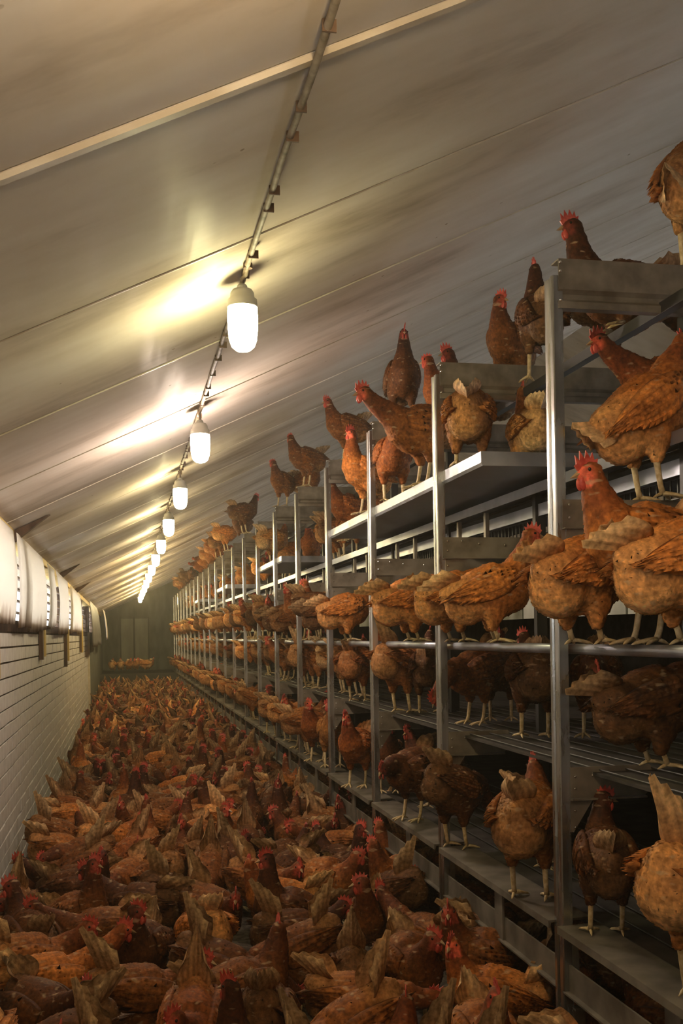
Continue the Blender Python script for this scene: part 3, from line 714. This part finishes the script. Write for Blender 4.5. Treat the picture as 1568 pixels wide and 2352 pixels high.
# ================================================================== where the hens are
#PLACE#
RACK_HENS = [   # x, y, height above the lens, heading, pose, plumage tone (dark tones on the lower tiers imitate shade), size, label
    (1.175, 3.277, -0.035, -12, 'perch', 'orange', 1.00, 'upright hen on the perch tube between first and second posts, head up facing in'),
    (1.175, 3.691, -0.035, 18, 'perch_low', 'orange', 1.00, 'hen on the perch tube tucked behind the second post beside the upright one'),
    (1.175, 4.284, -0.035, 10, 'perch_low', 'orange', 1.04, 'hen on the perch tube between second and third posts, tail towards the aisle'),
    (1.175, 5.607, -0.035, 8, 'perch_low', 'orange', 1.00, 'plump hen on the perch tube between third and fourth posts, tail towards the aisle'),
    (1.200, 6.797, -0.035, 235, 'look_right', 'orange', 1.00, 'orange hen on the perch facing the aisle beside the fourth post, comb showing'),
    (1.120, 2.470, -0.035, 28, 'perch_low', 'orange', 1.05, 'fluffy orange hen with cream tail on the perch, hiding the first post'),
    (1.200, 2.100, -0.035, 8, 'perch_low', 'orange', 1.08, 'orange hen with white tail fluff on the perch at the picture edge'),
    (1.190, 2.300, -0.035, 186, 'stand', 'orange', 1.10, 'large bright orange hen with upright neck and red comb, facing the aisle'),
    (1.240, 5.688, -0.366, 55, 'plump', 'red', 1.00, 'reddish hen standing on the second tier just behind the third post'),
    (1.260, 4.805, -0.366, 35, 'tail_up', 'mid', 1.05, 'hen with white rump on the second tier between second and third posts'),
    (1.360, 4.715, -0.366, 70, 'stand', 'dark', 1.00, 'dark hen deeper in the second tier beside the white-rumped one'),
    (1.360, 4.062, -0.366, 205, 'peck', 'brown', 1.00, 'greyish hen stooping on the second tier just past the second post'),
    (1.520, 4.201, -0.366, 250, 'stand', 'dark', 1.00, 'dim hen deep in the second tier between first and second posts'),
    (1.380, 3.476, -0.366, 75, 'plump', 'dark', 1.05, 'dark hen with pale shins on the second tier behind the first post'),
    (1.380, 2.610, -0.366, 4, 'perch_low', 'dark', 1.05, 'dim brown hen on the second tier at the picture edge, tail towards the aisle'),  # dark tone puts the shade of the tier into the plumage
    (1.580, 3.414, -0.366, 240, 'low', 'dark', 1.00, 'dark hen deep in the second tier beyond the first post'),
    (1.300, 7.089, -0.366, 120, 'stand', 'mid', 1.00, 'hen on the second tier between fourth and third posts with slim legs'),
    (1.240, 7.225, -0.366, 30, 'tail_up', 'mid', 1.00, 'hen on the second tier next to the fourth post, tail raised'),
    (1.240, 8.384, -0.366, 150, 'plump', 'mid', 1.00, 'hen on the second tier between fifth and sixth posts'),
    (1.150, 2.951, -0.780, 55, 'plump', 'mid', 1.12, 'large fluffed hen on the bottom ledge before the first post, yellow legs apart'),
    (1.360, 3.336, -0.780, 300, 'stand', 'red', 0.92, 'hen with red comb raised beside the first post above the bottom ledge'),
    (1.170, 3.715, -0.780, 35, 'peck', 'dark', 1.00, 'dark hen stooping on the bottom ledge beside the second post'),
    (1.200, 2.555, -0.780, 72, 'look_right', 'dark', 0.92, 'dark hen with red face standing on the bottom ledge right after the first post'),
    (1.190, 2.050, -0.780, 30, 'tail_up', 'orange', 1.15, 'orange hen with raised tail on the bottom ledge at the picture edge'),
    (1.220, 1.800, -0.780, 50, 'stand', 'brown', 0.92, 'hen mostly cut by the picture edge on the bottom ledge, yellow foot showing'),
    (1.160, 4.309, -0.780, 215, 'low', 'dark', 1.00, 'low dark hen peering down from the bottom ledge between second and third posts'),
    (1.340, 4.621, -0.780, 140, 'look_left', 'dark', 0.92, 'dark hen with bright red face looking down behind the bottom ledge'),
    (1.260, 5.099, -0.780, 262, 'stand', 'dark', 0.92, 'tall dark hen with serrated red comb behind the third post'),
    (1.150, 5.329, -0.780, 235, 'stand', 'red', 1.00, 'reddish hen facing the aisle on the bottom ledge between third and fourth posts'),
    (1.300, 6.595, -0.780, 255, 'look_right', 'brown', 0.92, 'brown hen behind the fourth post above the bottom ledge'),
    (1.150, 6.489, -0.780, 230, 'look_left', 'red', 1.00, 'reddish hen on the bottom ledge beside the fourth post, head turned'),
    (1.340, 7.309, -0.780, 290, 'stand', 'red', 0.92, 'tall hen with red comb behind the bottom ledge by the fourth post'),
    (1.170, 7.246, -0.780, 205, 'plump', 'orange', 1.05, 'orange hen with white back on the bottom ledge between fourth and fifth posts'),
    (1.150, 8.166, -0.780, 20, 'low', 'mid', 1.00, 'hen with cream tail over the bottom ledge near the sixth post'),
    (1.320, 8.967, -0.780, 250, 'stand', 'red', 0.92, 'tall reddish hen behind the bottom ledge between fifth and sixth posts'),
    (1.480, 6.948, 0.521, 75, 'plump', 'mid', 0.98, 'hen beneath the landing platform on the third tier by the fourth post'),
    (1.550, 7.745, 0.521, 10, 'low', 'mid', 1.00, 'second hen beneath the landing platform, farther inside the third tier'),
    (1.480, 9.376, 0.521, 30, 'plump', 'orange', 1.00, 'pale orange hen on the third tier between fifth and sixth posts'),
    (1.500, 8.587, 0.521, 250, 'stand', 'red', 1.00, 'hen with red comb on the third tier between fourth and fifth posts'),
    (1.400, 2.660, 0.349, 10, 'rise', 'orange', 1.12, 'big hen standing on the cross plate right of the first post, pale shins'),
    (1.200, 3.596, 0.592, 70, 'perch_low', 'mid', 1.05, 'hen on the near end of the landing platform, pale legs, head hidden'),
    (1.420, 3.569, 0.592, 80, 'crouch', 'pale', 1.00, 'pale hen settled on the near end of the landing platform'),
    (1.190, 4.181, 0.592, 188, 'forward', 'mid', 1.12, 'hen leaning far out from the landing platform by the third post'),
    (1.200, 4.671, 0.592, 265, 'stand', 'red', 1.00, 'reddish hen facing the aisle on the landing platform by the third post'),
    (1.170, 5.136, 0.592, 200, 'tall', 'orange', 0.95, 'hen with lit white belly at the far end of the landing platform'),
    (1.400, 6.631, 0.592, 200, 'look_right', 'red', 1.00, 'hen with red comb resting behind the far end of the landing platform'),
    (1.240, 8.902, 0.592, 30, 'plump', 'pale', 1.00, 'pale pinkish hen on the second landing platform by the sixth post'),
    (1.300, 4.866, 0.989, 262, 'tall', 'dark', 0.98, 'tall dark hen upright on the third top plate against the ceiling'),
    (1.450, 4.700, 0.887, 220, 'look_right', 'red', 0.95, 'hen peering out behind the top of the second post'),
    (1.450, 3.840, 0.887, 225, 'look_left', 'brown', 0.95, 'hen perched behind the second top plate looking over its shoulder'),
    (1.450, 3.540, 0.887, 80, 'tall', 'dark', 1.00, 'dark upright hen behind the second top plate, back to the camera'),
    (1.450, 4.220, 0.857, 190, 'crouch', 'dark', 1.00, 'ruffled hen peeping over the second top plate'),
    (1.860, 3.760, 0.989, -30, 'peck', 'dark', 1.10, 'dark hen pecking down from the second top plate, seen under the first'),
    (1.600, 2.950, 0.521, 186, 'forward', 'red', 1.00, 'reddish hen with pale cheek facing the aisle beneath the first top plate'),
    (1.450, 2.930, 0.887, 178, 'crouch', 'dark', 1.05, 'dark hen crouching behind the first top plate, red comb and face'),
    (1.560, 2.660, 0.989, 40, 'rise', 'mid', 1.15, 'large hen with white rump on the first top plate at the picture edge'),
    (1.200, 7.042, 0.989, 200, 'look_right', 'brown', 0.90, 'hen on the fifth top plate, only neck above it'),
    (1.250, 5.954, 0.989, 200, 'stand', 'brown', 0.90, 'hen stretching up beside the fourth post top'),
    (1.200, 8.130, 0.989, 230, 'look_right', 'brown', 0.90, 'first of two hens on the sixth top plate'),
    (1.400, 8.130, 0.989, 300, 'look_left', 'brown', 0.95, 'second of two hens on the sixth top plate, farther in'),
    (1.150, 10.300, 0.989, 20, 'stand', 'dark', 1.00, 'dark hen on the eighth top plate, head towards the rack'),
    (1.180, 12.480, 0.989, 20, 'plump', 'orange', 1.00, 'hen on the tenth top plate against the bright ceiling'),
    (1.180, 13.570, 0.989, 40, 'stand', 'brown', 1.00, 'hen on the eleventh top plate against the bright ceiling'),
]
GR = 'hens on the aviary rack'
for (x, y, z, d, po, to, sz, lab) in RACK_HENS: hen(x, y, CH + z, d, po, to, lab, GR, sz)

stuff = []                                         # (x, y, z, deg, pose, tone, size) of the farther birds
TW = {'dark': 'dark brown', 'brown': 'brown', 'red': 'reddish-brown', 'orange': 'orange-brown', 'pale': 'pale buff', 'mid': 'chestnut'}
r9 = random.Random(21); tones = ['dark', 'brown', 'brown', 'red', 'mid', 'mid', 'orange', 'pale']
LEV = [('bottom ledge', -.780, 1.14, .05, 4, ('stand', 'look_left', 'look_right', 'low', 'stand', 'peck')), ('second tier', -.366, 1.27, .10, 3, ('stand', 'plump', 'low', 'tail_up')),
       ('perch tube', -.035, 1.175, .0, 3, ('perch_low', 'perch_low', 'perch', 'plump', 'stand', 'low')), ('third tier', .521, 1.48, .05, 2, ('plump', 'stand', 'low')), ('top plate', .987, 1.24, .0, 1, ('plump', 'low'))]
PW = {'stand': 'standing', 'tall': 'stretching up', 'look_left': 'turning its head', 'look_right': 'glancing aside', 'forward': 'leaning out', 'peck': 'pecking', 'low': 'stooping', 'crouch': 'crouching', 'tail_up': 'with raised tail', 'plump': 'fluffed up', 'rump_up': 'head down', 'rise': 'rearing up', 'perch': 'perched upright', 'perch_low': 'perched low'}
hand = [(h[1], h[2]) for h in RACK_HENS]
for k in range(4, 22):
    for (nm, z, x, dx, n, ps) in LEV:
        if nm == 'top plate' and (k < 9): continue
        cnt = 0
        for i in range(n):
            y = py(k) + SP * (i + .5) / n + r9.uniform(-.05, .05) if nm != 'top plate' else py(k)
            if any(abs(y - hy) < .22 and abs(z - hz) < .2 for hy, hz in hand): continue
            if nm != 'top plate' and abs(((y - py(1)) / SP + .5) % 1 - .5) * SP < .13: y += .13
            if r9.random() < .12: continue
            d = r9.choice((0, 10, 20, 200, 235, 260)) if nm != 'perch tube' else r9.choice((-15, 0, 8, 25, 40, 190, 220))
            po, to, sz = r9.choice(ps), r9.choice(tones), r9.uniform(.95, 1.05); xx = x + r9.uniform(0, dx)
            if k < 8:
                lab = '%s hen %s, %s on the %s past the %s post' % (TW[to], PW[po], ORD[cnt], nm, ORD[k - 1]); cnt += 1
                hen(xx, y, CH + z, d, po, to, lab, GR, sz)
            else: stuff.append((xx, y, CH + z, d, po, to, sz))

# the crowd on the litter: packed without overlap, each bird a pair of discs along its heading
cell = {}; crowd = []
def fits(c, R_):
    for (x, y) in c:
        for i in range(int(x * 5) - 1, int(x * 5) + 2):
            for j in range(int(y * 5) - 1, int(y * 5) + 2):
                for (a, b) in cell.get((i, j), ()):
                    if (a - x) ** 2 + (b - y) ** 2 < R_ * R_: return False
    return True
for k in range(-1, 23):
    for q in (-.02, .02): cell.setdefault((int((XP + q) * 5), int(py(k) * 5)), []).append((XP + q, py(k)))
tries = 0
while tries < 60000:
    tries += 1
    x, y, d = r9.uniform(XW + .12, 1.75), r9.uniform(1.7, 23.7), r9.uniform(0, 360)
    c_, s_ = math.cos(math.radians(d)), math.sin(math.radians(d))
    if x < XW + .10 + .12 * abs(c_): continue
    c2 = [(x + t * c_, y + t * s_) for t in (-.095, 0, .085)]
    if not fits(c2, .142): continue
    for (a, b) in c2: cell.setdefault((int(a * 5), int(b * 5)), []).append((a, b))
    crowd.append((x, y, d))
def seen(x, y): return 784 + F * ((x * math.cos(TH) - y * math.sin(TH)) / (x * math.sin(TH) + y * math.cos(TH))) < 1640 and (CH - .38) * F / (x * math.sin(TH) + y * math.cos(TH)) < 960
crowd = sorted([c_ for c_ in crowd if seen(c_[0], c_[1])], key=lambda c_: c_[1])
n_left = max(0, 300 - N_HEN[0]); near_, far_ = [], []
for c_ in crowd:
    (near_ if (len(near_) < n_left and c_[0] < 1.45) else far_).append(c_)
floor_tones = ['dark', 'dark', 'dark', 'brown', 'brown', 'brown', 'red', 'mid', 'mid', 'orange']
fl_poses = ['stand', 'look_left', 'look_right', 'tail_up', 'tail_up', 'tail_up', 'rump_up', 'rump_up', 'rump_up', 'plump', 'low', 'peck', 'tall', 'forward']
rows = {}
for (x, y, d) in near_: rows.setdefault(int(math.floor((y - py(1)) / (SP / 2) + .5)), []).append((x, y, d))
for rw, lst in rows.items():
    kk = rw / 2 + 1
    place = 'nearest the camera in the aisle' if rw < -1 else 'before the first post' if rw < 0 else ('level with the %s post' % ORD[int(kk) - 1]) if rw % 2 == 0 else 'between %s and %s posts' % (ORD[int(kk) - 1], ORD[int(kk)])
    if rw < -1: place = 'in row %s from the bottom edge' % ORD[rw - min(rows)]
    for i, (x, y, d) in enumerate(sorted(lst)):
        po, to = r9.choice(fl_poses), r9.choice(floor_tones)
        if x > .95 and po == 'tall': po = 'stand'
        lab = '%s hen %s, %s from the wall, %s' % (TW[to], PW[po], ORD[i], place)
        hen(x, y, 0, d, po, to, lab, 'hens crowding the litter aisle', r9.uniform(.94, 1.06))
for (x, y, d) in far_:
    stuff.append((x, y, 0, d, r9.choice(('stand', 'tail_up', 'rump_up', 'plump', 'low', 'stand', 'tail_up')), r9.choice(floor_tones), r9.uniform(.95, 1.05)))
for x in (-.28, -.10, .08, .22, .42, .5): stuff.append((x, 24.3 + r9.uniform(0, .3), .44, r9.uniform(0, 360), 'plump', 'pale', 1.0))
SV, SF, SCo = [], [], []; b0 = 0
for (x, y, z, d, po, to, sz) in stuff:
    if po not in LOW: po = {'look_left': 'stand', 'look_right': 'stand', 'peck': 'low', 'crouch': 'plump', 'perch': 'stand', 'perch_low': 'plump'}[po]
    V, Fs, cc = LOW[po]; a = math.radians(d); ca, sa = math.cos(a) * sz, math.sin(a) * sz
    SV.append(np.column_stack((V[:, 0] * ca - V[:, 1] * sa + x, V[:, 0] * sa + V[:, 1] * ca + y, V[:, 2] * sz + z)))
    SF += [tuple(i + b0 for i in f) for f in Fs]; b0 += len(V); SCo.append(cc * np.array(TONES[to]) * r9.uniform(.85, 1.15))
if stuff:
    fo = link('hen_flock', col_mesh('hen_flock', np.concatenate(SV), SF, np.concatenate(SCo), M['plumage']))
    tag(fo, 'distant flock of brown hens filling the far aisle and far rack tiers', 'hen flock', kind='stuff')
print('HENS', N_HEN[0], 'crowd', len(crowd), 'near', len(near_), 'stuff', len(stuff), 'faces', len(SF))
